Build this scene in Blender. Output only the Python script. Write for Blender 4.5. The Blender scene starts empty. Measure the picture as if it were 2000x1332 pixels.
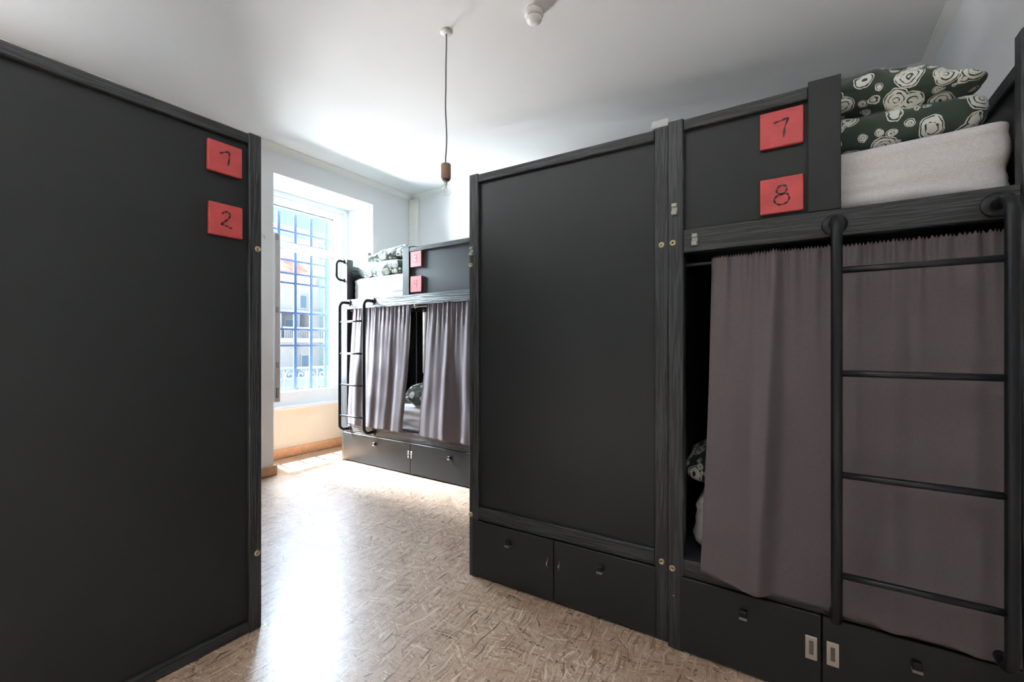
import bpy, bmesh, math, random
from mathutils import Vector, Matrix, noise, Euler
R = math.radians
sc = bpy.context.scene
COL = sc.collection

# ------------------------------------------------------------------ camera
cd = bpy.data.cameras.new('camera'); cam = bpy.data.objects.new('camera', cd); COL.objects.link(cam)
cam.location = (0, 0, 1.22); cam.rotation_euler = (R(90), 0, R(33.364))
cd.sensor_width = 36; cd.lens = 862.43/2000*36; cd.shift_y = 0.00344; cd.clip_start = 0.02; cd.clip_end = 200
sc.camera = cam

# ------------------------------------------------------------------ light
def new_world():
    w = bpy.data.worlds.new('sky'); sc.world = w; w.use_nodes = True
    nt = w.node_tree; nt.nodes.clear()
    out = nt.nodes.new('ShaderNodeOutputWorld'); bg = nt.nodes.new('ShaderNodeBackground')
    tc = nt.nodes.new('ShaderNodeTexCoord'); sx = nt.nodes.new('ShaderNodeSeparateXYZ'); cr = nt.nodes.new('ShaderNodeValToRGB')
    nt.links.new(tc.outputs['Generated'], sx.inputs[0]); nt.links.new(sx.outputs['Z'], cr.inputs[0])
    e = cr.color_ramp.elements
    e[0].position = 0.0; e[0].color = (.55, .58, .60, 1)
    e[1].position = .03; e[1].color = (.66, .86, 1, 1)
    n = e.new(.5); n.color = (.46, .72, 1, 1)
    nt.links.new(cr.outputs[0], bg.inputs[0]); bg.inputs[1].default_value = SKY
    nt.links.new(bg.outputs[0], out.inputs[0])
SKY = 1.45
EXPOSURE = 0.0
new_world()
sd = bpy.data.lights.new('sun', 'SUN'); sd.energy = 170; sd.angle = R(.6); sd.color = (1, .93, .82)
so = bpy.data.objects.new('sun', sd); COL.objects.link(so)
so.rotation_euler = Vector((.275, -.03, -1)).to_track_quat('-Z', 'Y').to_euler()
def area(name, loc, target, sx, sy, power, col):
    d = bpy.data.lights.new(name, 'AREA'); d.shape = 'RECTANGLE'; d.size = sx; d.size_y = sy; d.energy = power; d.color = col
    o = bpy.data.objects.new(name, d); COL.objects.link(o); o.location = loc
    o.rotation_euler = (Vector(target)-Vector(loc)).to_track_quat('-Z', 'Y').to_euler()
    return o
area('sky_fill_above_street', (-8.4, 1.0, 4.4), (-4.6, 2.7, 1.4), 3.6, 2.2, 24500, (.80, .90, 1))  # added area lamp, boosts the skylight through the window onto the far bunk
area('sky_fill_above_roofs', (-9.0, 5.4, 5.9), (-4.6, 2.8, 1.6), 4.5, 2.2, 3300, (.66, .82, 1))  # added area lamp, strengthens the window's streak on the floor
area('low_fill_window', (-12, 4.2, -2.0), (-4.6, 2.8, 1.9), 7, 2.6, 5600, (.95, .98, 1))  # added area lamp, sends fill up through the window to the ceiling
area('low_fill_added_opening', (-12, -2.4, -1.9), (-4.6, -1.0, 1.9), 6, 2.6, 10800, (.90, .96, 1))  # added area lamp, fills the near ceiling through the unseen opening
sc.view_settings.view_transform = 'Standard'; sc.view_settings.look = 'None'
sc.view_settings.exposure = EXPOSURE; sc.view_settings.gamma = 1; sc.view_settings.use_curve_mapping = False
cy = sc.cycles
cy.max_bounces = 14; cy.diffuse_bounces = 8; cy.glossy_bounces = 5; cy.transmission_bounces = 8; cy.transparent_max_bounces = 12
cy.caustics_reflective = False; cy.caustics_refractive = False; cy.sample_clamp_indirect = 12; cy.use_denoising = True

# ------------------------------------------------------------------ materials
class NT:
    def __init__(s, name):
        s.m = bpy.data.materials.new(name); s.m.use_nodes = True; s.t = s.m.node_tree
        s.b = s.t.nodes['Principled BSDF']
    def n(s, typ, **k):
        x = s.t.nodes.new(typ)
        for a, v in k.items():
            if a.startswith('i_'): x.inputs[a[2:].replace('_', ' ')].default_value = v
            else: setattr(x, a, v)
        return x
    def l(s, a, b): s.t.links.new(a, b)
    def mapping(s, scale=(1,1,1), rot=(0,0,0), src='Object'):
        tc = s.n('ShaderNodeTexCoord'); mp = s.n('ShaderNodeMapping'); s.l(tc.outputs[src], mp.inputs[0])
        mp.inputs['Scale'].default_value = scale; mp.inputs['Rotation'].default_value = rot
        return mp.outputs[0]
    def ramp(s, fac, stops, interp='LINEAR'):
        r = s.n('ShaderNodeValToRGB'); r.color_ramp.interpolation = interp
        e = r.color_ramp.elements
        for i, (p, c) in enumerate(stops):
            x = e[i] if i < 2 else e.new(p)
            x.position = p; x.color = (*c, 1) if len(c) == 3 else c
        s.l(fac, r.inputs[0]); return r.outputs[0]
    def bump(s, h, strength=.3, dist=.01):
        b = s.n('ShaderNodeBump'); b.inputs['Strength'].default_value = strength; b.inputs['Distance'].default_value = dist
        s.l(h, b.inputs['Height']); s.l(b.outputs[0], s.b.inputs['Normal']); return b
    def math(s, op, a, b=None):
        x = s.n('ShaderNodeMath', operation=op)
        for i, v in enumerate((a, b)):
            if v is None: continue
            if isinstance(v, (int, float)): x.inputs[i].default_value = v
            else: s.l(v, x.inputs[i])
        return x.outputs[0]
    def mix(s, f, a, b, typ='MIX'):
        x = s.n('ShaderNodeMix', data_type='RGBA', blend_type=typ)
        for i, v in ((0, f), (6, a), (7, b)):
            if isinstance(v, (int, float)): x.inputs[i].default_value = v
            elif isinstance(v, tuple): x.inputs[i].default_value = (*v, 1)
            else: s.l(v, x.inputs[i])
        return x.outputs[2]

def plain(name, col, rough=.5, metal=0, spec=.5, nscale=0, namt=.05, bump=0):
    k = NT(name); k.b.inputs['Roughness'].default_value = rough; k.b.inputs['Metallic'].default_value = metal
    k.b.inputs['Specular IOR Level'].default_value = spec
    if nscale:
        nz = k.n('ShaderNodeTexNoise'); nz.inputs['Scale'].default_value = nscale; nz.inputs['Detail'].default_value = 5
        k.l(k.mapping(), nz.inputs['Vector'])
        lo = tuple(c*(1-namt) for c in col); hi = tuple(min(1, c*(1+namt)) for c in col)
        k.l(k.ramp(nz.outputs[0], [(.3, lo), (.7, hi)]), k.b.inputs['Base Color'])
        if bump: k.bump(nz.outputs[0], bump, .002)
    else: k.b.inputs['Base Color'].default_value = (*col, 1)
    return k.m

def painted_wood(name, col, axis, rough=.45):
    """dark stained timber with raised grain running along one axis"""
    k = NT(name); sc_ = [38, 38, 38]; sc_[axis] = 1.6
    v = k.mapping(tuple(sc_))
    nz = k.n('ShaderNodeTexNoise'); nz.inputs['Scale'].default_value = 1.0; nz.inputs['Detail'].default_value = 3; nz.inputs['Distortion'].default_value = .4
    k.l(v, nz.inputs['Vector'])
    # growth rings: sine of the stretched noise
    s1 = k.math('MULTIPLY', nz.outputs[0], 38.0); s2 = k.math('SINE', s1)
    s3 = k.math('MULTIPLY_ADD', s2, .5); s3.node.inputs[2].default_value = .5
    lo = tuple(c*.42 for c in col); hi = tuple(c*1.25 for c in col)
    k.l(k.ramp(s3, [(.15, lo), (.6, hi)]), k.b.inputs['Base Color'])
    k.b.inputs['Roughness'].default_value = rough
    k.bump(s3, .8, .0014)
    return k.m

def osb():
    k = NT('oriented_strand_board')
    base = k.mapping()
    cols = []
    prev = None
    hgt = None
    for i, (ang, sx, sy, off) in enumerate([(18, 13, 120, 0), (-32, 15, 150, 3.1), (61, 20, 160, 7.7), (8, 9, 80, 12.3), (-74, 11, 110, 17.9), (34, 7, 75, 23.5), (-12, 6.5, 95, 31.3), (85, 10, 90, 41.9)]):
        mp = k.n('ShaderNodeMapping'); k.l(base, mp.inputs[0])
        mp.inputs['Rotation'].default_value = (0, 0, R(ang)); mp.inputs['Scale'].default_value = (1, 1, 1); mp.inputs['Location'].default_value = (off, off*.7, 0)
        # slight waviness so that strands are not dead straight
        wz = k.n('ShaderNodeTexNoise'); wz.inputs['Scale'].default_value = 5; k.l(mp.outputs[0], wz.inputs['Vector'])
        add = k.n('ShaderNodeVectorMath', operation='MULTIPLY_ADD'); k.l(wz.outputs['Color'], add.inputs[0]); add.inputs[1].default_value = (.09, .09, 0); k.l(mp.outputs[0], add.inputs[2])
        mp2 = k.n('ShaderNodeMapping'); k.l(add.outputs[0], mp2.inputs[0]); mp2.inputs['Scale'].default_value = (sx*1.6, sy*1.7, 1)
        vo = k.n('ShaderNodeTexVoronoi', voronoi_dimensions='2D', feature='F1'); vo.inputs['Scale'].default_value = 1; k.l(mp2.outputs[0], vo.inputs['Vector'])
        sp = k.n('ShaderNodeSeparateColor'); k.l(vo.outputs['Color'], sp.inputs[0])
        c = k.ramp(sp.outputs[0], [(0, (.10, .06, .045)), (.025, (.22, .14, .10)), (.05, (.36, .225, .145)), (.35, (.54, .375, .265)), (.8, (.63, .465, .345)), (1, (.84, .69, .54))])
        fib = k.n('ShaderNodeTexNoise'); fib.inputs['Scale'].default_value = 1; fib.inputs['Detail'].default_value = 3
        mp3 = k.n('ShaderNodeMapping'); k.l(add.outputs[0], mp3.inputs[0]); mp3.inputs['Scale'].default_value = (12, 330, 1); k.l(mp3.outputs[0], fib.inputs['Vector'])
        c = k.mix(.45, c, k.ramp(fib.outputs[0], [(.3, (.55, .55, .55)), (.65, (1, 1, 1))]), 'MULTIPLY')
        h = sp.outputs[1]
        if prev is None: prev, hgt = c, h
        else:
            m = k.math('GREATER_THAN', sp.outputs[2], .62)
            prev = k.mix(m, prev, c)
            hm = k.n('ShaderNodeMix', data_type='FLOAT'); k.l(m, hm.inputs[0]); k.l(hgt, hm.inputs[2]); k.l(h, hm.inputs[3]); hgt = hm.outputs[0]
    k.l(prev, k.b.inputs['Base Color'])
    k.b.inputs['Roughness'].default_value = .36; k.b.inputs['Specular IOR Level'].default_value = .5
    k.b.inputs['Coat Weight'].default_value = .8; k.b.inputs['Coat Roughness'].default_value = .23
    k.bump(hgt, .25, .0012)
    return k.m

def floral(name='floral_cotton'):
    k = NT(name)
    v = k.mapping((1, 1, 1))
    wz = k.n('ShaderNodeTexNoise'); wz.inputs['Scale'].default_value = 26; wz.inputs['Detail'].default_value = 2; k.l(v, wz.inputs['Vector'])
    add = k.n('ShaderNodeVectorMath', operation='MULTIPLY_ADD'); k.l(wz.outputs['Color'], add.inputs[0]); add.inputs[1].default_value = (.02, .02, .02); k.l(v, add.inputs[2])
    def layer(scale, rad, seedoff):
        mp = k.n('ShaderNodeMapping'); k.l(add.outputs[0], mp.inputs[0]); mp.inputs['Location'].default_value = seedoff
        vo = k.n('ShaderNodeTexVoronoi', feature='F1'); vo.inputs['Scale'].default_value = scale; vo.inputs['Randomness'].default_value = .75
        k.l(mp.outputs[0], vo.inputs['Vector'])
        d = vo.outputs['Distance']
        disc = k.math('LESS_THAN', d, rad)
        rings = k.math('SINE', k.math('MULTIPLY', d, 46.0))
        nz = k.n('ShaderNodeTexNoise'); nz.inputs['Scale'].default_value = 60; k.l(v, nz.inputs['Vector'])
        ink = k.math('GREATER_THAN', k.math('ADD', rings, k.math('MULTIPLY', nz.outputs[0], 2.2)), .42)
        return k.math('MULTIPLY', disc, ink)
    a = layer(12, .43, (0, 0, 0)); b = layer(21, .30, (3.3, 1.2, 5.0))
    f = k.math('MAXIMUM', a, b)
    k.l(k.mix(f, (.022, .040, .026), (.66, .68, .63)), k.b.inputs['Base Color'])
    k.b.inputs['Roughness'].default_value = .85; k.b.inputs['Sheen Weight'].default_value = .2
    return k.m

def fabric(name, col, scale=900, rough=.9, sheen=.1):
    k = NT(name); v = k.mapping((scale*.35, scale*.35, scale))
    nz = k.n('ShaderNodeTexNoise'); nz.inputs['Scale'].default_value = 1; nz.inputs['Detail'].default_value = 2; k.l(v, nz.inputs['Vector'])
    k.l(k.ramp(nz.outputs[0], [(.3, tuple(c*.86 for c in col)), (.7, tuple(min(1, c*1.12) for c in col))]), k.b.inputs['Base Color'])
    k.b.inputs['Roughness'].default_value = rough; k.b.inputs['Sheen Weight'].default_value = sheen; k.b.inputs['Sheen Roughness'].default_value = .4
    k.bump(nz.outputs[0], .12, .001)
    return k.m

def glass(name, tint=(1, 1, 1), rough=0.0):
    k = NT(name); t = k.t; t.nodes.remove(k.b)
    out = [n for n in t.nodes if n.type == 'OUTPUT_MATERIAL'][0]
    tr = k.n('ShaderNodeBsdfTransparent'); tr.inputs[0].default_value = (*tint, 1)
    gl = k.n('ShaderNodeBsdfGlossy'); gl.inputs['Roughness'].default_value = rough
    fr = k.n('ShaderNodeLayerWeight'); fr.inputs[0].default_value = .5
    fz = k.math('ADD', k.math('MULTIPLY', k.math('POWER', fr.outputs['Facing'], 4.0), .5), .04)
    mx = k.n('ShaderNodeMixShader'); k.l(fz, mx.inputs[0]); k.l(tr.outputs[0], mx.inputs[1]); k.l(gl.outputs[0], mx.inputs[2])
    k.l(mx.outputs[0], out.inputs[0]); return k.m

PANEL = (.0125, .0145, .0148)
M = dict(
    panel=plain('dark_grey_laminate', PANEL, .42, spec=.35, nscale=6, namt=.03),
    woodv=painted_wood('dark_stained_pine_upright', (.022, .025, .026), 2),
    woodx=painted_wood('dark_stained_pine_rail', (.021, .024, .025), 0),
    woody=painted_wood('dark_stained_pine_side_rail', (.021, .024, .025), 1),
    inner=plain('bed_inside_board', (.030, .036, .046), .6),
    black=plain('black_powder_coat', (.005, .006, .008), .38, spec=.3),
    rung=plain('black_steel_rung', (.006, .007, .010), .33, spec=.4),
    steel=plain('brushed_steel', (.62, .61, .58), .35, 1),
    lip=plain('dull_grey_metal', (.22, .22, .21), .5, .6),
    zinc=plain('zinc_plated_steel', (.34, .33, .29), .5, .8),
    bronze=plain('brass_bolt_head', (.50, .42, .28), .4, .9),
    red=plain('red_painted_tile', (.44, .055, .058), .5, nscale=14, namt=.18),
    redside=plain('tile_edge', (.16, .02, .02), .6),
    ink=plain('dark_brush_paint', (.045, .008, .010), .6),
    sheet=fabric('pale_cotton_sheet', (.62, .61, .62), 500),
    curtain=fabric('mauve_linen', (.232, .200, .214), 700),
    floral=floral(),
    blanket=fabric('grey_wool', (.16, .16, .16), 400),
    wall=plain('white_wall_paint', (.79, .80, .81), .75, nscale=3, namt=.015, bump=.05),
    nearwall=plain('darkened_unseen_wall', (.05, .052, .052), .8),  # unseen wall made dark so less light bounces onto the bunk fronts
    ceil=plain('white_ceiling_paint', (.78, .78, .77), .8, nscale=2, namt=.012),
    cream=plain('cream_wall_paint', (.84, .80, .70), .75, nscale=3, namt=.02),
    trim=plain('plaster_cornice', (.84, .83, .79), .7),
    base=plain('oiled_pine_baseboard', (.50, .29, .16), .5, nscale=20, namt=.15),
    pvc=plain('white_window_lacquer', (.86, .88, .90), .35),
    pvcgrey=plain('sash_edge_grey', (.50, .48, .47), .45),
    gasket=plain('dark_glazing_gasket', (.03, .05, .06), .5),
    pane=glass('window_glass', (.93, .97, .97)),
    bulb=glass('bulb_glass', (1, 1, 1)),
    whitep=plain('white_plastic', (.78, .78, .75), .45),
    greyp=plain('grey_plastic', (.45, .47, .47), .35),
    vent=plain('dark_vent', (.10, .09, .08), .7),
    cord=plain('grey_textile_cord', (.11, .11, .12), .8),
    lampwood=plain('walnut_lamp_holder', (.26, .15, .10), .5, nscale=30, namt=.25),
    fil=plain('bulb_filament_support', (.6, .6, .58), .3, .5),
    tube=plain('cream_tube', (.62, .60, .52), .45),
    osb=osb(),
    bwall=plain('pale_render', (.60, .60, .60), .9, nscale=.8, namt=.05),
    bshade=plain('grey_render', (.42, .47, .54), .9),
    btrim=plain('pale_stone_trim', (.68, .68, .68), .8),
    bglass=plain('building_window_glass', (.18, .27, .38), .15, spec=.6),
    bcurtain=plain('pale_green_glazing', (.45, .60, .62), .2, spec=.6),
    roof=plain('red_clay_roof', (.62, .34, .30), .85, nscale=6, namt=.2),
    pinkw=plain('pale_pink_render', (.80, .68, .68), .9),
    grid=plain('blue_grey_steel', (.010, .020, .045), .8, spec=.1),
    iron=plain('painted_wrought_iron', (.015, .026, .036), .6),
    ironlight=plain('pale_painted_iron', (.035, .05, .062), .6, spec=.2),
    street=plain('street_paving', (.05, .052, .055), .9, nscale=1.5, namt=.1),
)

# ------------------------------------------------------------------ geometry helpers
class MB:
    def __init__(s): s.bm = bmesh.new(); s.mats = []
    def _mi(s, m):
        if m is None: return 0
        if m not in s.mats: s.mats.append(m)
        return s.mats.index(m)
    def box(s, x0, x1, y0, y1, z0, z1, bev=.002, mat=None, seg=1):
        t = bmesh.new(); bmesh.ops.create_cube(t, size=1)
        for v in t.verts: v.co = Vector(((x0+x1)/2+v.co.x*(x1-x0), (y0+y1)/2+v.co.y*(y1-y0), (z0+z1)/2+v.co.z*(z1-z0)))
        if bev: bmesh.ops.bevel(t, geom=t.edges[:], offset=min(bev, .3*min(abs(x1-x0), abs(y1-y0), abs(z1-z0))), segments=seg, affect='EDGES', profile=.5)
        s.join(t, mat); return s
    def join(s, t, mat=None, smooth=False, mx=None):
        i = s._mi(mat); me = bpy.data.meshes.new('tmp')
        if mx is not None: t.transform(mx)
        for f in t.faces: f.material_index = i; f.smooth = smooth
        t.to_mesh(me); t.free(); s.bm.from_mesh(me); bpy.data.meshes.remove(me); return s
    def tube(s, pts, r, seg=12, closed=False, mat=None, cap=True, radii=None):
        pts = [Vector(p) for p in pts]; n = len(pts); t = bmesh.new(); rings = []
        up = None
        for i, p in enumerate(pts):
            if closed: d = (pts[(i+1) % n]-pts[i-1])
            else: d = pts[min(i+1, n-1)]-pts[max(i-1, 0)]
            d.normalize()
            if up is None: up = d.orthogonal().normalized()
            up = (up-d*up.dot(d)); up = up.normalized() if up.length > 1e-6 else d.orthogonal().normalized()
            w = d.cross(up); rr = radii[i] if radii else r
            rings.append([t.verts.new(p+(up*math.cos(a)+w*math.sin(a))*rr) for a in [2*math.pi*k/seg for k in range(seg)]])
        m = n if closed else n-1
        for i in range(m):
            a, b = rings[i], rings[(i+1) % n]
            for k in range(seg): t.faces.new((a[k], a[(k+1) % seg], b[(k+1) % seg], b[k]))
        if cap and not closed: t.faces.new(rings[0][::-1]); t.faces.new(rings[-1])
        s.join(t, mat, True); return s
    def lathe(s, prof, c=(0, 0, 0), seg=24, mat=None, axis='Z', smooth=True):
        t = bmesh.new(); rings = []
        for (r, z) in prof:
            rings.append([t.verts.new((r*math.cos(2*math.pi*k/seg), r*math.sin(2*math.pi*k/seg), z)) for k in range(seg)] if r > 1e-6 else [t.verts.new((0, 0, z))])
        for a, b in zip(rings, rings[1:]):
            for k in range(seg):
                k2 = (k+1) % seg
                if len(a) == 1 and len(b) == 1: continue
                if len(a) == 1: t.faces.new((a[0], b[k], b[k2]))
                elif len(b) == 1: t.faces.new((a[k], a[k2], b[0]))
                else: t.faces.new((a[k], a[k2], b[k2], b[k]))
        rot = {'Z': Matrix(), 'Y': Matrix.Rotation(R(90), 4, 'X'), 'X': Matrix.Rotation(R(90), 4, 'Y')}[axis]
        t.transform(Matrix.Translation(c) @ rot); bmesh.ops.recalc_face_normals(t, faces=t.faces[:])
        s.join(t, mat, smooth); return s
    def prism(s, pts, y0, y1, mat=None, bev=0):
        """polygon in x,z pushed along y"""
        t = bmesh.new(); a = [t.verts.new((p[0], y0, p[1])) for p in pts]; b = [t.verts.new((p[0], y1, p[1])) for p in pts]
        n = len(pts); t.faces.new(a); t.faces.new(b[::-1])
        for k in range(n): t.faces.new((a[k], b[k], b[(k+1) % n], a[(k+1) % n]))
        bmesh.ops.recalc_face_normals(t, faces=t.faces[:])
        if bev: bmesh.ops.bevel(t, geom=t.edges[:], offset=bev, segments=1, affect='EDGES')
        s.join(t, mat); return s
    def build(s, name, mat, parent=None, label=None):
        me = bpy.data.meshes.new(name)
        s.bm.to_mesh(me); s.bm.free()
        mats = [M[x] if isinstance(x, str) else x for x in (s.mats or [mat])]
        for x in mats: me.materials.append(x if x else M[mat])
        if s.mats and None in s.mats: pass
        o = bpy.data.objects.new(name, me); COL.objects.link(o)
        if parent: o.parent = parent
        if label: o['label'] = label
        return o

def tag(o, label=None, cat=None, group=None, kind=None):
    if label: o['label'] = label
    if cat: o['category'] = cat
    if group: o['group'] = group
    if kind: o['kind'] = kind
    return o
def empty(name, loc, rz=0, **k):
    o = bpy.data.objects.new(name, None); COL.objects.link(o); o.location = loc; o.rotation_euler = (0, 0, rz); o.empty_display_size = .1
    return tag(o, **k)
def struct(name, mb, mat, **k): return tag(mb.build(name, mat), kind='structure', **k)
def copy_tree(o, parent=None):
    c = o.copy(); COL.objects.link(c); c.parent = parent
    for ch in list(o.children): copy_tree(ch, c)
    return c

# ------------------------------------------------------------------ room shell
XL, XR, YB, YN, ZC = -4.138, .705, 3.976, -2.3, 3.09     # wall faces
NY0, NY1, NZ = 2.224, 3.367, 2.83                          # window niche
XP = -4.67                                                 # parapet face
XO = -4.86                                                 # outer face
struct('floor', MB().box(XO, XR+.15, YN-.15, YB+.15, -.05, 0, 0), 'osb')
struct('ceiling', MB().box(XO, XR+.15, YN-.15, YB+.15, ZC, ZC+.12, 0), 'ceil')
wl = MB()
wl.box(XO, XL, YN-.15, -1.70, 0, ZC, 0, 'wall'); wl.box(XO, XL, -.35, NY0, 0, ZC, 0, 'wall'); wl.box(XO, XL, -1.70, -.35, NZ, ZC, 0, 'wall'); wl.box(XO, XL, -1.70, -.35, 0, .90, 0, 'wall'); wl.box(XO, XL, NY1, YB+.15, 0, ZC, 0, 'wall'); wl.box(XO, XL, NY0, NY1, NZ, ZC, 0, 'wall')  # gap at the near end is an unseen opening, added for fill light
wl.box(XO, XP, NY0, NY1, 0, .53, 0, 'cream')
struct('wall_left', wl, 'wall')
struct('wall_back', MB().box(XL, XR, YB, YB+.15, 0, ZC, 0), 'wall')
struct('wall_right', MB().box(XR, XR+.15, YN-.15, YB+.15, 0, ZC, 0), 'wall')
struct('wall_near', MB().box(XL, XR, YN-.15, YN, 0, ZC, 0), 'nearwall')
def cornice(name, p0, p1, nrm):
    prof = [(0, 0), (.050, 0), (.050, .006), (.040, .012), (.026, .024), (.012, .038), (.006, .044), (0, .050)]
    t = bmesh.new(); p0, p1, nrm = Vector(p0), Vector(p1), Vector(nrm)
    a = [t.verts.new(p0+nrm*x-Vector((0, 0, z))) for x, z in prof]; b = [t.verts.new(p1+nrm*x-Vector((0, 0, z))) for x, z in prof]
    for k in range(len(prof)-1): t.faces.new((a[k], b[k], b[k+1], a[k+1]))
    bmesh.ops.recalc_face_normals(t, faces=t.faces[:])
    struct(name, MB().join(t), 'trim')
cornice('trim_1', (XL, YN, ZC), (XL, YB, ZC), (1, 0, 0))
cornice('trim_2', (XL, YB, ZC), (XR, YB, ZC), (0, -1, 0))
cornice('trim_3', (XR, YB, ZC), (XR, YN, ZC), (-1, 0, 0))
struct('trim_4', MB().box(XL, XL+.14, YB-.06, YB, 0, ZC-.06, .012, seg=3), 'trim')
struct('baseboard_left', MB().box(XL, XL+.025, YN, NY0+.028, 0, .092, .006).box(XL-.20, XL+.022, NY0, NY0+.026, 0, .0915, .006), 'base')
struct('baseboard_window', MB().box(XP, XP+.022, NY0, NY1, 0, .10, .006), 'base')
struct('baseboard_right', MB().box(XR-.02, XR, YN, YB, 0, .092, .006), 'base')

# ------------------------------------------------------------------ window
WX0, WX1 = -4.70, -4.61      # frame depth
GY0, GY1 = 2.405, 3.185      # clear opening
TZ0, TZ1 = 2.238, 2.318      # transom
GZ1, GZ0 = 2.69, .715
w = MB()
w.box(WX0, WX1, NY0, GY0, .55, NZ, .004).box(WX0, WX1, GY1, NY1, .55, NZ, .004)
w.box(WX0, WX1, GY0, GY1, GZ1, NZ, .004).box(WX0, WX1, GY0, GY1, TZ0, TZ1, .004).box(WX0, WX1, GY0, GY1, .55, GZ0, .004)
w.box(WX1, WX1+.03, NY0, NY1, NZ-.05, NZ, .006).box(WX1, WX1+.025, NY1-.06, NY1, .56, NZ, .006)
win = struct('window_1', w, 'pvc')
tag(MB().box(-4.661, -4.655, GY0-.01, GY1+.01, TZ1-.01, GZ1+.01, 0).build('glass_pane', 'pane', win))
g = MB()
def rectline(mb, x, y0, y1, z0, z1, t, d, mat=None):
    mb.box(x-d, x, y0, y0+t, z0, z1, 0, mat).box(x-d, x, y1-t, y1, z0, z1, 0, mat).box(x-d, x, y0+t, y1-t, z1-t, z1, 0, mat).box(x-d, x, y0+t, y1-t, z0, z0+t, 0, mat)
rectline(g, WX1-.012, GY0-.001, GY1+.001, TZ1-.001, GZ1+.001, .009, .012)
g.build('gasket', 'gasket', win)
g = MB(); rectline(g, WX1-.004, GY0-.001, GY1+.001, GZ0-.001, TZ0+.001, .004, .03); g.build('gasket', 'gasket', win)
MB().box(XP-.01, XP+.10, NY0, NY1, .528, .562, .008, seg=2).build('window_sill', 'pvc', win)
def sash(y0, y1, side, label):
    """casement leaf opened at right angles to the wall; side=+1 glass faces +y"""
    x0, x1, z0, z1 = -4.575, -4.135, .675, 2.275
    e = empty('sash', (x0, (y0+y1)/2, z0), label=label); e.parent = win
    X1 = x1-x0; H = z1-z0; h = (y1-y0)/2
    f = MB()
    for a, b, c, d in ((0, .065, 0, H), (X1-.065, X1, 0, H), (.065, X1-.065, 0, .065), (.065, X1-.065, H-.065, H)): f.box(a, b, -h, h, c, d, .004)
    f.build('sash_frame', 'pvc', e)
    MB().box(X1-.0015, X1+.002, -h+.006, h-.006, .004, H-.004, .001).build('edge_strip', 'pvcgrey', e, 'grey metal edge strip')
    MB().box(.06, X1-.06, -.006, .006, .06, H-.06, 0).build('glass_pane', 'pane', e)
    for z, hh in ((H-.045, .05), (H*.545, .055), (H*.22, .055), (.09, .10)):
        MB().box(X1+.0, X1+.010, -.012-.004, .008, z-hh/2, z+hh/2, .002).build('lock_plate', 'zinc', e, 'small worn metal lock plate')
    return e
sash(2.236, 2.290, 1, 'white window leaf swung open against left side of niche, grey edge and lock plates facing camera')
sash(3.296, 3.350, -1, 'white window leaf swung open behind the bunk ladder, right side of niche')

# steel grid just outside, and the wrought iron rail
g = MB()
for y in (2.50, 2.697, 2.892, 3.089, 3.283): g.box(-4.93, -4.905, y-.016, y+.016, .20, 2.72, .002)
for z in (2.515, 2.185, 2.056-.02, 1.926, 1.584, 1.396, 1.208, .56): g.box(-4.925, -4.91, 2.2, 3.45, z-.010, z+.010, .001)
tag(g.build('window_grille', 'grid'), 'blue-grey steel grille of upright bars and thin crossbars outside the window', 'grille')
rl = empty('balcony_railing', (-5.08, 2.1, .45), label='ornate wrought iron balcony railing with scrolls, low outside the window', cat='railing')
LZ = .935-.45
MB().box(-.012, .012, 0, 1.6, LZ-.012, LZ+.012, .003).build('top_rail', 'ironlight', rl)
MB().box(-.01, .01, 0, 1.6, .10, .12, .003).build('bottom_rail', 'iron', rl)
for k in range(11):
    y = .06+k*.14
    MB().tube([(0, y, 0 if k % 5 == 0 else .11), (0, y, LZ-.01)], .0065, 8).build('baluster', 'iron', rl)
for yb in (0, 1.59):
    for z in (LZ, .11): MB().box(0, .222, yb-.008, yb+.012, z-.008, z+.008, .002).build('wall_bracket', 'iron', rl)
def spiral(cy_, cz, r0, turns, a0, sgn):
    return [(0, cy_+sgn*(r0*(1-.78*t))*math.cos(a0+turns*2*math.pi*t), cz+(r0*(1-.78*t))*math.sin(a0+turns*2*math.pi*t)) for t in [i/22 for i in range(23)]]
for k in range(10):
    y = .13+k*.14; s_ = 1 if k % 2 else -1
    MB().tube(spiral(y, LZ-.085, .062, 1.3, R(90), s_), .0065, 6).build('scroll', 'ironlight', rl)
    MB().tube(spiral(y, .22, .048, 1.2, R(-90), -s_), .0055, 6).build('scroll', 'ironlight', rl)
    MB().lathe([(0, -.014), (.012, -.006), (.012, .006), (0, .014)], (0, y+.07*s_, LZ-.10), 8).build('rosette', 'iron', rl)

# ------------------------------------------------------------------ outside
struct('ground_street', MB().box(-60, XO-.02, -30, 50, -8.2, -8, 0), 'street')
bx = -16.0
b = empty('apartment_building', (bx, 9, -8), label='pale apartment building across the street with balconies, seen through the window', cat='building')
def bp(name, mat, *boxes, bev=0):
    m = MB()
    for q in boxes: m.box(q[0], q[1], q[2]-9, q[3]-9, q[4]+8, q[5]+8, bev)
    return m.build(name, mat, b)
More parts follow.
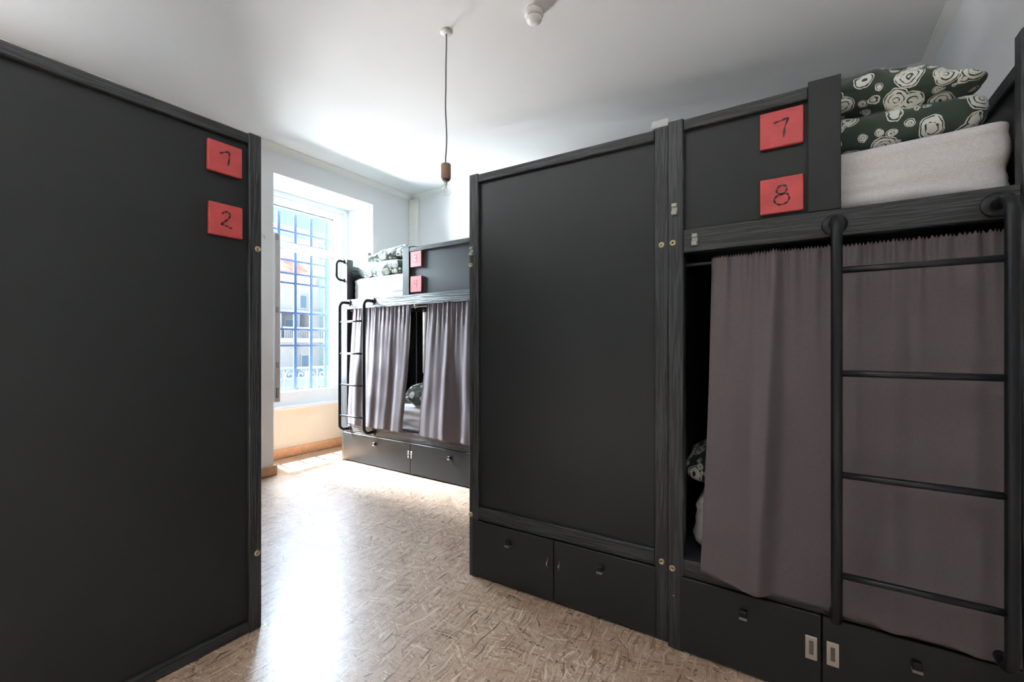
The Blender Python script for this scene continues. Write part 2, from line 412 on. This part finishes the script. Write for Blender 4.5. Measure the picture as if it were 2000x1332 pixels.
# facade with a recessed loggia between z 1.9 and 2.45
bp('facade', 'bwall', (-3, -.9, 4, 18, -8, 5.45), (-.9, 0, 4, 8.9, -8, 4.1), (-.9, 0, 8.9, 10.35, -8, 1.35), (-.9, 0, 8.9, 10.35, 2.42, 4.1), (-.9, 0, 10.35, 18, -8, 5.45), (-.9, 0, 10.05, 10.35, 1.35, 2.42))
bp('cornice', 'btrim', (-.1, .25, 4, 18, 5.40, 5.56), (0, .12, 4, 10.3, 3.38, 3.48), (0, .12, 4, 18, 2.42, 2.52), bev=.02)
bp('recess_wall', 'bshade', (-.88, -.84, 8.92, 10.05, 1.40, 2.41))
bp('balcony_slab', 'btrim', (0, .7, 8.6, 10.3, 1.30, 1.46), bev=.02)
bp('balcony_handrail', 'btrim', (.62, .68, 8.6, 10.3, 1.80, 1.86))
for k in range(22): bp('balcony_baluster', 'btrim', (.63, .66, 8.65+k*.075, 8.67+k*.075, 1.46, 1.80))
for (y0, y1, z0, z1) in ((9.60, 9.83, 2.62, 3.08), (9.66, 9.92, .30, .80), (9.5, 9.95, 1.46, 2.18), (8.2, 8.45, .3, .8), (8.2, 8.45, 2.62, 3.08)):
    xo = -.82 if z0 > 1.4 and z1 < 2.4 else .0
    f = bp('window', 'btrim', (xo, xo+.04, y0-.04, y1+.04, z0-.04, z1+.04)); m = MB().box(xo+.03, xo+.06, y0-9, y1-9, z0+8, z1+8, 0).build('pane', 'bglass', f)
bp('glazed_bay', 'bcurtain', (0, .25, 10.42, 10.80, -4, 4.55))
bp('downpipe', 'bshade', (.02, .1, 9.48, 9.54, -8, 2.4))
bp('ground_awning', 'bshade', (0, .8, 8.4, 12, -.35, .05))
bp('gable_wall', 'pinkw', (.02, .25, 8.2, 10.1, 3.50, 3.78))
rf = MB(); q = bmesh.new(); pr = [(-.3, 12.34), (.10, 12.34), (.58, 12.0), (.58, 11.9), (-.3, 12.14)]
v0 = [q.verts.new((.02, y, z)) for y, z in pr]; v1 = [q.verts.new((.5, y, z)) for y, z in pr]
q.faces.new(v0); q.faces.new(v1[::-1])
for i in range(5): q.faces.new((v0[i], v1[i], v1[(i+1) % 5], v0[(i+1) % 5]))
bmesh.ops.recalc_face_normals(q, faces=q.faces[:]); rf.join(q); rf.build('tiled_roof', 'roof', b, 'faded red tiled roof edge')

# ------------------------------------------------------------------ bunk parts (local frame: x along the front, y into the bed, z up)
def bolt(e, x, z, y=0.0):
    MB().lathe([(0, 0), (.004, .0), (.0045, .004), (.010, .006), (.012, .003), (.013, 0)], (x, y, z), 16, axis='Y').build('bolt', 'bronze', e, 'small brass bolt head')
def clip(e, x, z, y=0.0):
    m = MB().box(x-.011, x+.011, y-.004, y, z-.026, z+.022, .001).box(x-.011, x+.009, y-.014, y-.004, z-.026, z-.010, .001).box(x-.010, x+.010, y-.012, y-.004, z+.006, z+.020, .001)
    m.build('bracket_clip', 'zinc', e, 'small metal bracket clip')
STROKES = {
    '1': [[(-.30, .22), (-.05, .36), (.18, .46)], [(.18, .46), (.20, .1), (.13, -.40)]],
    '2': [[(-.22, .30), (-.10, .44), (.08, .46), (.18, .34), (.14, .16), (-.02, -.02), (-.20, -.20), (-.28, -.28), (-.05, -.30), (.10, -.36), (.30, -.42)]],
    '3': [[(-.22, .40), (0, .46), (.20, .36), (.12, .16), (-.05, .06), (.16, -.02), (.24, -.20), (.10, -.38), (-.12, -.42), (-.24, -.34)]],
    '4': [[(-.20, .44), (-.24, .12), (-.16, .0), (.16, .02)], [(.18, .46), (.18, .0), (.14, -.46)]],
    '7': [[(-.32, .30), (0, .35), (.30, .42)], [(.30, .42), (.16, .0), (.10, -.48)]],
    '8': [[(.06, .0), (-.16, .10), (-.18, .30), (-.02, .46), (.20, .40), (.22, .18), (.08, .04), (-.18, -.04), (-.30, -.22), (-.22, -.42), (0, -.50), (.24, -.42), (.34, -.22), (.28, -.02), (.10, .04)]],
}
def smooth_line(p, n=6):
    p = [Vector((a, b, 0)) for a, b in p]
    if len(p) < 3: return p
    q = [p[0]*2-p[1]]+p+[p[-1]*2-p[-2]]; out = []
    for i in range(1, len(q)-2):
        for k in range(n):
            t = k/n; a, b, c, d = q[i-1], q[i], q[i+1], q[i+2]
            out.append(.5*((2*b)+(c-a)*t+(2*a-5*b+4*c-d)*t*t+(3*b-a-3*c+d)*t**3))
    return out+[p[-1]]
def numeral_mesh(ch, cx, cz, size, y, wdt):
    m = MB()
    for st in STROKES[ch]:
        pts = smooth_line(st); t = bmesh.new(); L = []; N = len(pts)
        for i, p in enumerate(pts):
            d = (pts[min(i+1, N-1)]-pts[max(i-1, 0)]).normalized(); nn = Vector((-d.y, d.x, 0))
            ww = wdt*(.75+.35*math.sin(i*.9))
            a = Vector((cx+p.x*size, 0, cz+p.y*size)); o = Vector((nn.x, 0, nn.y))*ww
            L.append((t.verts.new(a+o+Vector((0, y, 0))), t.verts.new(a-o+Vector((0, y, 0)))))
        for (a, b_), (c, d_) in zip(L, L[1:]): t.faces.new((a, b_, d_, c))
        r = bmesh.ops.extrude_face_region(t, geom=t.faces[:])
        for v in [g_ for g_ in r['geom'] if isinstance(g_, bmesh.types.BMVert)]: v.co.y += .0008
        bmesh.ops.recalc_face_normals(t, faces=t.faces[:]); m.join(t)
    return m
def plaque(e, ch, x0, x1, z0, z1, yb=.02, th=.016):
    p = MB().box(x0, x1, yb-th, yb, z0, z1, .0025).build('number_plaque', 'red', e, 'red square tile hand-painted with number '+ch)
    numeral_mesh(ch, (x0+x1)/2, (z0+z1)/2, (z1-z0)*.56, yb-th-.0008, .0036 if ch in '1278' else .003).build('painted_numeral', 'ink', p)
def drawer(e, x0, x1, zt=.298, depth=.55, knob=None, latch=0, y0=-.006):
    m = MB().box(x0, x1, y0, y0+.018, .012, zt, .002)
    m.box(x0+.02, x1-.02, y0+.018, depth, .03, zt-.03, 0)
    d = m.build('drawer', 'panel', e)
    kx = knob if knob is not None else (x0+x1)/2
    MB().box(kx-.012, kx+.012, y0-.022, y0, .224, .246, .002, 'black').box(kx-.013, kx+.013, y0-.026, y0-.001, .216, .224, .001, 'lip').build('knob', 'black', d, 'small black drawer pull with metal lower lip')
    if latch:
        lx = x1-.028 if latch in (1, 3) else x0+.028
        if latch in (3, 4):
            MB().box(lx-.017, lx+.017, y0-.003, y0, .142, .221, .001, 'steel').box(lx-.006, lx+.006, y0-.006, y0-.002, .160, .205, .001, 'vent').build('hasp', 'steel', d, 'rectangular steel hasp plate with slot')
        elif latch in (5, 6):
            lx = x1-.020 if latch == 5 else x0+.014
            MB().box(lx-.010, lx+.010, y0-.004, y0, .186, .224, .001, 'steel').box(lx-.006, lx+.006, y0-.006, y0-.001, .158, .176, .001, 'steel').tube([(lx-.006, y0-.006, .200), (lx, y0-.014, .193), (lx+.006, y0-.006, .186)], .003, 6, mat='steel').build('hasp', 'steel', d, 'small shiny metal hasp')
        else:
            MB().box(lx-.003, lx+.003, y0-.002, y0, .165, .212, .0005, 'vent').tube([(lx, y0, .196), (lx, y0-.012, .190), (lx, y0-.012, .180), (lx, y0, .174)], .0028, 6, mat='steel').build('hasp', 'steel', d, 'small shiny metal staple')
    return d
def tubepath(x, y_out, z0, z1, r=.05, yr=0.0):
    """from the rail out, down and back to the lower rail"""
    P = [(x, yr, z1), (x, y_out+r, z1)]
    for k in range(1, 8):
        a = k/8*math.pi/2; P.append((x, y_out+r-r*math.sin(a), z1-r+r*math.cos(a)))
    P.append((x, y_out, z1-r)); P.append((x, y_out, z0+r))
    for k in range(1, 8):
        a = k/8*math.pi/2; P.append((x, y_out+r-r*math.cos(a), z0+r-r*math.sin(a)))
    P += [(x, y_out+r, z0), (x, yr, z0)]
    return P
def ladder(e, xl, xr, yo, z0, z1, rr=.0155, rs=.0105):
    m = MB().tube(tubepath(xl, yo, z0, z1), rr, 16).tube(tubepath(xr, yo, z0, z1), rr, 16)
    L = m.build('ladder', 'black', e)
    for x in (xl, xr):
        for z in (z0, z1): MB().lathe([(0, .0), (.034, .0), (.036, .003), (.034, .007), (.018, .009), (0, .009)], (x, 0, z), 20, axis='Y').build('flange', 'black', L)
    for z in (.498, .812, 1.13, 1.452): MB().tube([(xl, yo, z), (xr, yo, z)], rs, 10).build('rung', 'rung', L)
    return L
def grab(e, x, z0, z1, yr=0.0):
    m = MB().tube(tubepath(x, -.085, z0, z1, .045), .0125, 12)
    h_ = m.build('grab_handle', 'black', e)
    for z in (z0, z1): MB().lathe([(0, 0), (.024, 0), (.024, .006), (0, .006)], (x, 0, z), 16, axis='Y').build('flange', 'black', h_)

def bunk(loc, rz, W, D, kind, pw, pd, label):
    e = empty('bunk_bed', loc, rz, label=label, cat='bunk bed', group='dark grey bunk beds')
    H = 2.118
    for (x, y) in ((0, 0), (W-pw, 0), (0, D-pd), (W-pw, D-pd)):
        m = MB().box(x, x+pw, y, y+pd, 0, H, .004); m.build('post', 'woodv', e)
    # shared inside: two slatted decks, closed sides and back
    for z in (.335, 1.625):
        MB().box(.02, W-.02, .03, D-.03, z, z+.03, 0).build('mattress_deck', 'inner', e)
    for nm, x0, x1 in (('l', .012, .028), ('r', W-.028, W-.012)):
        MB().box(x0, x1, pd, D-pd, .30, 1.60, 0).build('side_panel', 'panel', e)
        MB().box(x0, x1, pd, D-pd, 1.66, 2.02, 0).build('side_panel', 'panel', e)
        xa, xb = (0.0, .045) if nm == 'l' else (W-.045, W)
        MB().box(xa, xb, pd, D-pd, 2.016, 2.062, .003).build('side_rail', 'woody', e)
        MB().box(xa, xb, pd, D-pd, 1.585, 1.675, .003).build('side_rail', 'woody', e)
        MB().box(xa, xb, pd, D-pd, .02, .32, .003).build('side_board', 'panel', e)
    MB().box(pw, W-pw, D-.03, D-.012, .30, 2.06, 0).build('back_panel', 'panel', e)
    # front
    rx0, rx1 = pw, W-pw
    MB().box(rx0, rx1, .002, .045, .302, .368, .003).build('bottom_rail', 'woodx', e)
    if kind == 'closed':
        MB().box(rx0-.005, rx1+.005, .022, .040, .36, 2.08, 0).build('end_panel', 'panel', e)
        MB().box(rx0, rx1, .002, .042, 2.070, 2.112, .003).build('top_rail', 'woodx', e)
    return e

B56 = bunk((-1.479, 1.831, 0), R(1.6), 1.022, 2.05, 'closed', .058, .09, 'closed end of dark grey bunk bed with two drawers below, standing in the middle')
drawer(B56, .024, .499, knob=.256, latch=1); drawer(B56, .503, .972, knob=.735, latch=2)
for x, z in ((.012, 1.64), (.012, .322), (.994, 1.630), (.994, .326)): bolt(B56, x, z)
clip(B56, .020, 1.715)
B12 = bunk((-1.953, -.031, 0), R(90), 1.03, 2.05, 'closed', .052, .09, 'dark grey bunk bed end at far left with red tiles numbered 1 and 2')
for o in B12.children:
    if o.name.startswith('bottom_rail'):
        for v in o.data.vertices: v.co.z = .003+(v.co.z-.302)*.66
    if o.name.startswith('end_panel'):
        for v in o.data.vertices: v.co.z = v.co.z if v.co.z > 1 else .04
plaque(B12, '1', .825, .953, 1.913, 2.036); plaque(B12, '2', .829, .955, 1.660, 1.790)
bolt(B12, 1.014, 1.629); bolt(B12, 1.012, .326)

B78 = bunk((-.455, 1.834, 0), 0, 1.032, 2.06, 'open', .06, .055, 'dark grey bunk bed at right with ladder, curtains and red tiles numbered 7 and 8')
x0 = .455
MB().box(.06, .972, .0, .045, 1.583, 1.675, .003).build('front_rail', 'woodx', B78)
MB().box(.06, .470, .022, .040, 1.67, 2.08, 0).build('guard_panel', 'panel', B78)
MB().box(.06, .470, .002, .042, 2.070, 2.112, .003).build('top_rail', 'woodx', B78)
MB().box(.470, .562, .0, .044, 1.675, 2.126, .002).build('guard_post', 'panel', B78)
plaque(B78, '7', .325, .457, 1.926, 2.056); plaque(B78, '8', .325, .457, 1.690, 1.816)
drawer(B78, .047, .507, knob=.273, latch=3); drawer(B78, .511, .985, knob=.748, latch=4)
bolt(B78, .020, 1.627); bolt(B78, .018, .322); clip(B78, .027, 1.763); clip(B78, .103, 1.632)
MB().lathe([(0, 0), (.003, 0), (.003, .003), (0, .003)], (.023, 0, .215), 8, axis='Y').build('screw', 'steel', B78)
ladder(B78, .544, .923, -.114, .335, 1.622)
grab(B78, 1.002, 1.885, 2.085)
MB().tube([(.062, .042, 1.540), (.972, .042, 1.540)], .006, 10).build('curtain_rod', 'steel', B78, 'thin pale metal curtain rod')

B34 = bunk((-4.100, 2.927, 0), 0, 2.06, 1.03, 'open', .096, .073, 'lighter-lit bunk bed by the window with ladder, curtains and red tiles numbered 3 and 4')
MB().box(.096, 1.964, .0, .045, 1.590, 1.690, .003).build('front_rail', 'woodx', B34)
MB().box(1.015, 1.964, .022, .040, 1.68, 2.10, 0).build('guard_panel', 'panel', B34)
MB().box(1.015, 1.964, .002, .042, 2.090, 2.128, .003).build('top_rail', 'woodx', B34)
MB().box(.928, 1.015, .0, .044, 1.690, 2.136, .002).build('guard_post', 'panel', B34)
MB().box(.096, 1.964, .001, .046, .30, .395, .003).build('bed_rail', 'woodx', B34)
plaque(B34, '3', 1.029, 1.170, 1.942, 2.088); plaque(B34, '4', 1.029, 1.170, 1.708, 1.856)
drawer(B34, .044, 1.036, knob=.545, latch=5); drawer(B34, 1.040, 2.03, knob=1.530, latch=6)
ladder(B34, .130, .512, -.114, .345, 1.655)
grab(B34, .035, 1.90, 2.10)
MB().tube([(.096, .042, 1.575), (1.964, .042, 1.575)], .006, 10).build('curtain_rod', 'whitep', B34, 'thin white curtain rod')
MB().box(1.075, 1.095, .006, .04, 1.565, 1.605, .003).tube([(1.085, .01, 1.60), (1.088, .0, 1.578), (1.092, .01, 1.556)], .005, 8).build('rod_bracket', 'whitep', B34, 'white rod bracket')

# ------------------------------------------------------------------ soft things
def mattress(name, loc, dims, label, seed, mat='sheet', droop=0.0, r=.045):
    W, D, H = dims; nx, ny, nz = 36, 36, 10; bm = bmesh.new()
    bmesh.ops.create_cube(bm, size=1)
    bmesh.ops.subdivide_edges(bm, edges=bm.edges[:], cuts=35, use_grid_fill=True)
    for v in bm.verts:
        p = Vector((v.co.x*W, v.co.y*D, v.co.z*H))
        q = Vector([max(-h_+r, min(h_-r, c)) for c, h_ in zip(p, (W/2, D/2, H/2))]); d = p-q
        if d.length > 1e-6: p = q+d.normalized()*r
        n1 = noise.noise(Vector((p.x*3+seed, p.y*3, p.z*10))); n2 = noise.noise(Vector((p.x*9, p.y*9+seed, p.z*34)))
        side = 1 if abs(v.co.z) < .49 else .5
        n3 = noise.noise(Vector((p.x*2.2+seed, p.y*2, p.z*26+seed)))
        p += d.normalized()*(n1*.012+n2*.007+n3*.009)*side if d.length > 1e-6 else Vector((0, 0, n1*.006*(1 if v.co.z > 0 else 0)))
        if droop and v.co.z > .2: p.z += droop*(v.co.x+.5)**3
        v.co = p+Vector((0, 0, H/2))
    for f in bm.faces: f.smooth = True
    m = MB(); m.join(bm, None, True); o = m.build(name, mat); o.location = loc
    tag(o, label, 'mattress'); return o
def softbox(name, c, dims, seed, mat='floral', p=3.2, ph=2.2, wr=.02, pinch=0.0, rot=(0, 0, 0), scal=3.0):
    """puffy cloth volume: superellipsoid with folds; pinch draws the corners out like a pillow's"""
    N = 44; bm = bmesh.new(); bmesh.ops.create_cube(bm, size=2); bmesh.ops.subdivide_edges(bm, edges=bm.edges[:], cuts=N, use_grid_fill=True)
    for v in bm.verts:
        x, y, z = v.co
        d = Vector((x, y, z)); k = (abs(x)**p+abs(y)**p)**(1/p); L = (k**ph+abs(z)**ph)**(1/ph)
        x, y, z = x/L, y/L, z/L
        if pinch:
            e_ = max(0, abs(x*y)-.30); x *= 1+pinch*e_; y *= 1+pinch*e_; z *= max(.15, 1-1.6*e_)
        q = Vector((x*dims[0]/2, y*dims[1]/2, z*dims[2]/2)); n = Vector((x/dims[0], y/dims[1], z/dims[2])).normalized()
        s1 = Vector((seed*7.1, seed*3.3, seed))
        f = noise.noise(q*scal*2+s1)*wr+noise.noise(q*scal*5+s1)*wr*.5+abs(noise.noise(q*scal*9+s1))*wr*.25
        v.co = q+n*f
    m = MB(); m.join(bm, None, True); o = m.build(name, mat); o.location = c; o.rotation_euler = rot; return o

mattress('mattress', (.066, 2.862, 1.662), (.925, 1.92, .226), 'white sheeted mattress on top level of the right bunk', 1, droop=.02)
mattress('mattress', (.061, 2.875, .370), (.89, 1.86, .215), 'white mattress end showing in the lower right bunk beside its curtain', 5)
mattress('mattress', (-3.07, 3.445, 1.662), (1.84, .90, .255), 'bright white mattress on top of the bunk by the window', 9)
mattress('mattress', (-3.07, 3.45, .370), (1.84, .88, .225), 'white mattress between the curtains of the far lower bunk', 13)

# right bunk, top: folded duvet, pillow on it, grey blanket behind
def place(o, label, cat, group=None): return tag(o, label, cat, group)
def folded_duvet(name, c, dims, seed, rot=(0, 0, 0), layers=2):
    """a duvet folded over: thick rolled layers one above the other, joined in a single cloth"""
    bm = bmesh.new(); m = MB()
    h = dims[2]/layers
    for i in range(layers):
        N = 30; b_ = bmesh.new(); bmesh.ops.create_cube(b_, size=2); bmesh.ops.subdivide_edges(b_, edges=b_.edges[:], cuts=N, use_grid_fill=True)
        for v in b_.verts:
            x, y, z = v.co; p = 5; k = (abs(x)**p+abs(y)**p)**(1/p); L = (k**2.4+abs(z)**2.4)**(1/2.4); x, y, z = x/L, y/L, z/L
            q = Vector((x*dims[0]/2*(1-.03*i), y*dims[1]/2*(1-.03*i), z*h*.56)); s1 = Vector((seed+i*5, seed*2, 0))
            f = noise.noise(q*5+s1)*.018+noise.noise(q*14+s1)*.008+abs(noise.noise(Vector((q.x*6, q.y*6, q.z*26))+s1))*.010
            v.co = q+Vector((x/dims[0], y/dims[1], z/dims[2])).normalized()*f+Vector((0, 0, h*(i+.5)))
        m.join(b_, None, True)
    o = m.build(name, 'floral'); o.location = c; o.rotation_euler = rot; return o
place(folded_duvet('folded_duvet', (.225, 2.12, 1.888), (.56, .36, .150), 3, (0, 0, R(-2)), 1), 'dark green duvet with white flower print folded flat on upper right mattress', 'duvet')
place(softbox('pillow', (.190, 2.15, 2.105), (.56, .42, .205), 2, pinch=.40, wr=.038, rot=(R(4), R(6), R(-3))), 'crumpled floral pillow lying on the folded duvet at upper right', 'pillow')
place(softbox('folded_blanket', (.455, 2.30, 1.925), (.12, .40, .07), 6, 'blanket', p=5, wr=.008), 'grey folded blanket tucked beside the floral duvet at upper right', 'blanket')
# right bunk, bottom
place(softbox('pillow', (-.17, 2.12, .70), (.50, .32, .20), 8, pinch=.3, rot=(R(14), 0, 0)), 'dark floral pillow inside lower right bunk behind the curtain edge', 'pillow')
# far bunk, top
place(folded_duvet('folded_duvet', (-3.62, 3.17, 1.914), (.72, .34, .17), 4, (0, 0, R(1)), 1), 'green and white floral duvet folded on the top mattress near the window', 'duvet')
place(softbox('pillow', (-3.50, 3.20, 2.14), (.62, .36, .17), 5, pinch=.3, wr=.03, rot=(0, R(-3), R(4))), 'crumpled floral pillow on top of the duvet near the window', 'pillow')
place(softbox('pillow', (-3.05, 3.22, .71), (.60, .32, .26), 11, pinch=.3, rot=(R(10), 0, 0)), 'dark floral pillow deep between the far bunk curtains', 'pillow')

def curtain(x0, x1, zt, zb, yfun, xshape, label, group, seed, yref, waves, amp, th=.0015, header=.045):
    """gathered curtain on a rod: folds as a height field over (s, z) with real thickness"""
    nx, nz = 150, 90; bm = bmesh.new(); g_ = []
    for j in range(nz+1):
        t = j/nz; row = []
        for i in range(nx+1):
            s = i/nx; xa, xb = xshape(t); x = xa+(xb-xa)*s
            zbot = zb(s) if callable(zb) else zb
            z = zt+(zbot-zt)*t
            ph = seed*1.7
            big = 0
            for (wv, am, po) in waves:
                big += am*math.sin(2*math.pi*(s*wv+po)+.8*noise.noise(Vector((s*3, t*1.6, seed))))
            fine = math.sin(2*math.pi*(s*(x1-x0)*32)+3*noise.noise(Vector((s*9, 0, seed+3))))*math.exp(-t*14)*.006
            fine2 = math.sin(2*math.pi*s*(x1-x0)*18+2*noise.noise(Vector((s*6, t*2, seed+8))))*math.exp(-t*5)*.006
            lump = noise.noise(Vector((s*(x1-x0)*6, t*3.2, seed)))*.010*min(1, t*2)
            y = yref+yfun(s, t)+big*amp*(.25+.75*min(1, t*1.8))+fine+fine2+lump
            zz = z
            if t < .03: zz += .006*math.sin(i*1.7+seed)*(1-t/.03)
            row.append(bm.verts.new((x, y, zz)))
        g_.append(row)
    for j in range(nz):
        for i in range(nx): bm.faces.new((g_[j][i], g_[j+1][i], g_[j+1][i+1], g_[j][i+1]))
    bmesh.ops.solidify(bm, geom=bm.faces[:], thickness=th)
    m = MB(); m.join(bm, None, True); o = m.build('curtain', 'curtain'); tag(o, label, 'curtain', group); return o
# right bunk (front plane y = 1.834)
def bulge(s, t):
    c = .56-.10*t; w = .10+.26*t if s < c else .055+.03*t        # broad face towards the window side, steep on the other
    return -.034*min(1, t*1.1)-.072*math.exp(-((s-c)/w)**2)*min(1, .25+t*1.2)*(1-.35*max(0, t-.8)/.2)
curtain(-.294, .086, 1.556, lambda s: .350-.026*s, bulge, lambda t: (-.294-.034*t**1.5, .088), 'mauve curtain left of the ladder on the right bunk', 'curtains of the right bunk', 2, 1.848, [(1.5, .5, .1), (3.2, .25, .4)], .012)
curtain(.094, .512, 1.552, lambda s: .324-.010*s, lambda s, t: -.034*min(1, t*1.15), lambda t: (.094, .512), 'mauve curtain hanging behind the ladder rungs of the right bunk', 'curtains of the right bunk', 7, 1.846, [(2.2, .5, .0), (4.5, .3, .3)], .014)
# far bunk (front plane y = 2.927)
curtain(-3.925, -3.062, 1.600, lambda s: .395-.01*s, lambda s, t: -.040*min(1, t*1.15), lambda t: (-3.925-.03*t, -3.062-.085*t**2), 'sunlit mauve curtain behind the ladder of the far bunk', 'curtains of the far bunk', 4, 2.936, [(4, .5, .2), (7.5, .28, .5), (2.1, .5, .7)], .015)
curtain(-2.868, -2.12, 1.600, lambda s: .380-.01*s, lambda s, t: -.040*min(1, t*1.15), lambda t: (-2.868-.075*t**1.3, -2.12), 'mauve curtain right of the dark gap in the far bunk', 'curtains of the far bunk', 9, 2.936, [(3.6, .5, .3), (7, .28, .1), (1.8, .5, .2)], .015)

# ------------------------------------------------------------------ small things
lp = empty('pendant_lamp', (-1.782, 1.988, ZC), label='bare bulb pendant with wooden holder hanging on a grey cord', cat='lamp')
MB().lathe([(0, 0), (.036, 0), (.036, -.005), (.031, -.010), (.012, -.013), (0, -.013)]).build('ceiling_rose', 'whitep', lp)
MB().tube([(.004*math.sin(k*.55)*(.3 if k in (0, 19) else 1), .003*math.cos(k*.8), -.010-k*(.783/19)) for k in range(20)], .0040, 8).build('cord', 'cord', lp)
MB().lathe([(0, -.790), (.025, -.7905), (.0285, -.794), (.029, -.798), (.029, -.876), (.026, -.882), (0, -.882)]).build('lamp_holder', 'lampwood', lp)
MB().lathe([(0, -.878), (.021, -.878), (.021, -.890), (0, -.890)], seg=20).build('collar', 'vent', lp)
bl = MB().lathe([(.014, -.894), (.016, -.905), (.024, -.918), (.0335, -.935), (.035, -.946), (.031, -.962), (.018, -.975), (0, -.979)], seg=28).build('bulb', 'bulb', lp)
MB().lathe([(0, -.897), (.010, -.899), (.006, -.915), (.003, -.935), (0, -.936)], seg=12).tube([(-.008, 0, -.930), (-.012, 0, -.955), (0, .004, -.962), (.012, 0, -.955), (.008, 0, -.930)], .0012, 6).build('filament', 'fil', bl)
sdv = empty('smoke_detector', (-1.259, 2.137, ZC), label='round white smoke detector on the ceiling', cat='smoke detector')
MB().lathe([(0, 0), (.050, 0), (.052, -.006), (.052, -.026), (.047, -.032), (0, -.032)], seg=40).build('base', 'whitep', sdv)
MB().lathe([(0, -.031), (.038, -.031), (.038, -.041), (0, -.041)], seg=40).build('vent_ring', 'vent', sdv, 'dark vent slots')
for k in range(16):
    a = 2*math.pi*k/16
    t = MB(); q = bmesh.new(); bmesh.ops.create_cube(q, size=1); q.transform(Matrix.Rotation(a, 4, 'Z') @ Matrix.Translation((.040, 0, -.037)) @ Matrix.Diagonal((.006, .006, .012, 1))); t.join(q); t.build('vent_rib', 'whitep', sdv)
MB().lathe([(.044, -.040), (.044, -.048), (.040, -.058), (.028, -.066), (.012, -.070), (0, -.070)], seg=40).build('cap', 'whitep', sdv)
tag(MB().box(-.535, -.458, 1.87, 1.99, 2.118, 2.158, .014, seg=4).build('router_box', 'greyp'), 'small grey rounded plastic box on top of the middle post', 'box')
hk = MB().tube([(0, 0, 0), (.02, 0, -.002), (.028, 0, -.016), (.02, 0, -.028), (.012, 0, -.026)], .0025, 8).lathe([(0, 0), (.006, 0), (.006, .003), (0, .003)], (0, 0, 0), 10, axis='X').build('wall_hook', 'steel')
hk.location = (XL, 2.134, 2.215); tag(hk, 'tiny metal hook on white wall left of the window niche', 'hook')
tb = MB().lathe([(0, 0), (.033, 0), (.035, .004), (.035, .56), (.033, .565), (0, .565)], seg=24).build('storage_tube', 'tube')
tb.location = (-2.925, 2.995, .955); tag(tb, 'cream upright tube hanging in the gap between the far bunk curtains', 'tube')
MB().lathe([(0, .565), (.037, .565), (.037, .60), (.010, .605), (.010, .67), (0, .67)], seg=20).build('cap', 'black', tb, 'dark top cap and hanger')
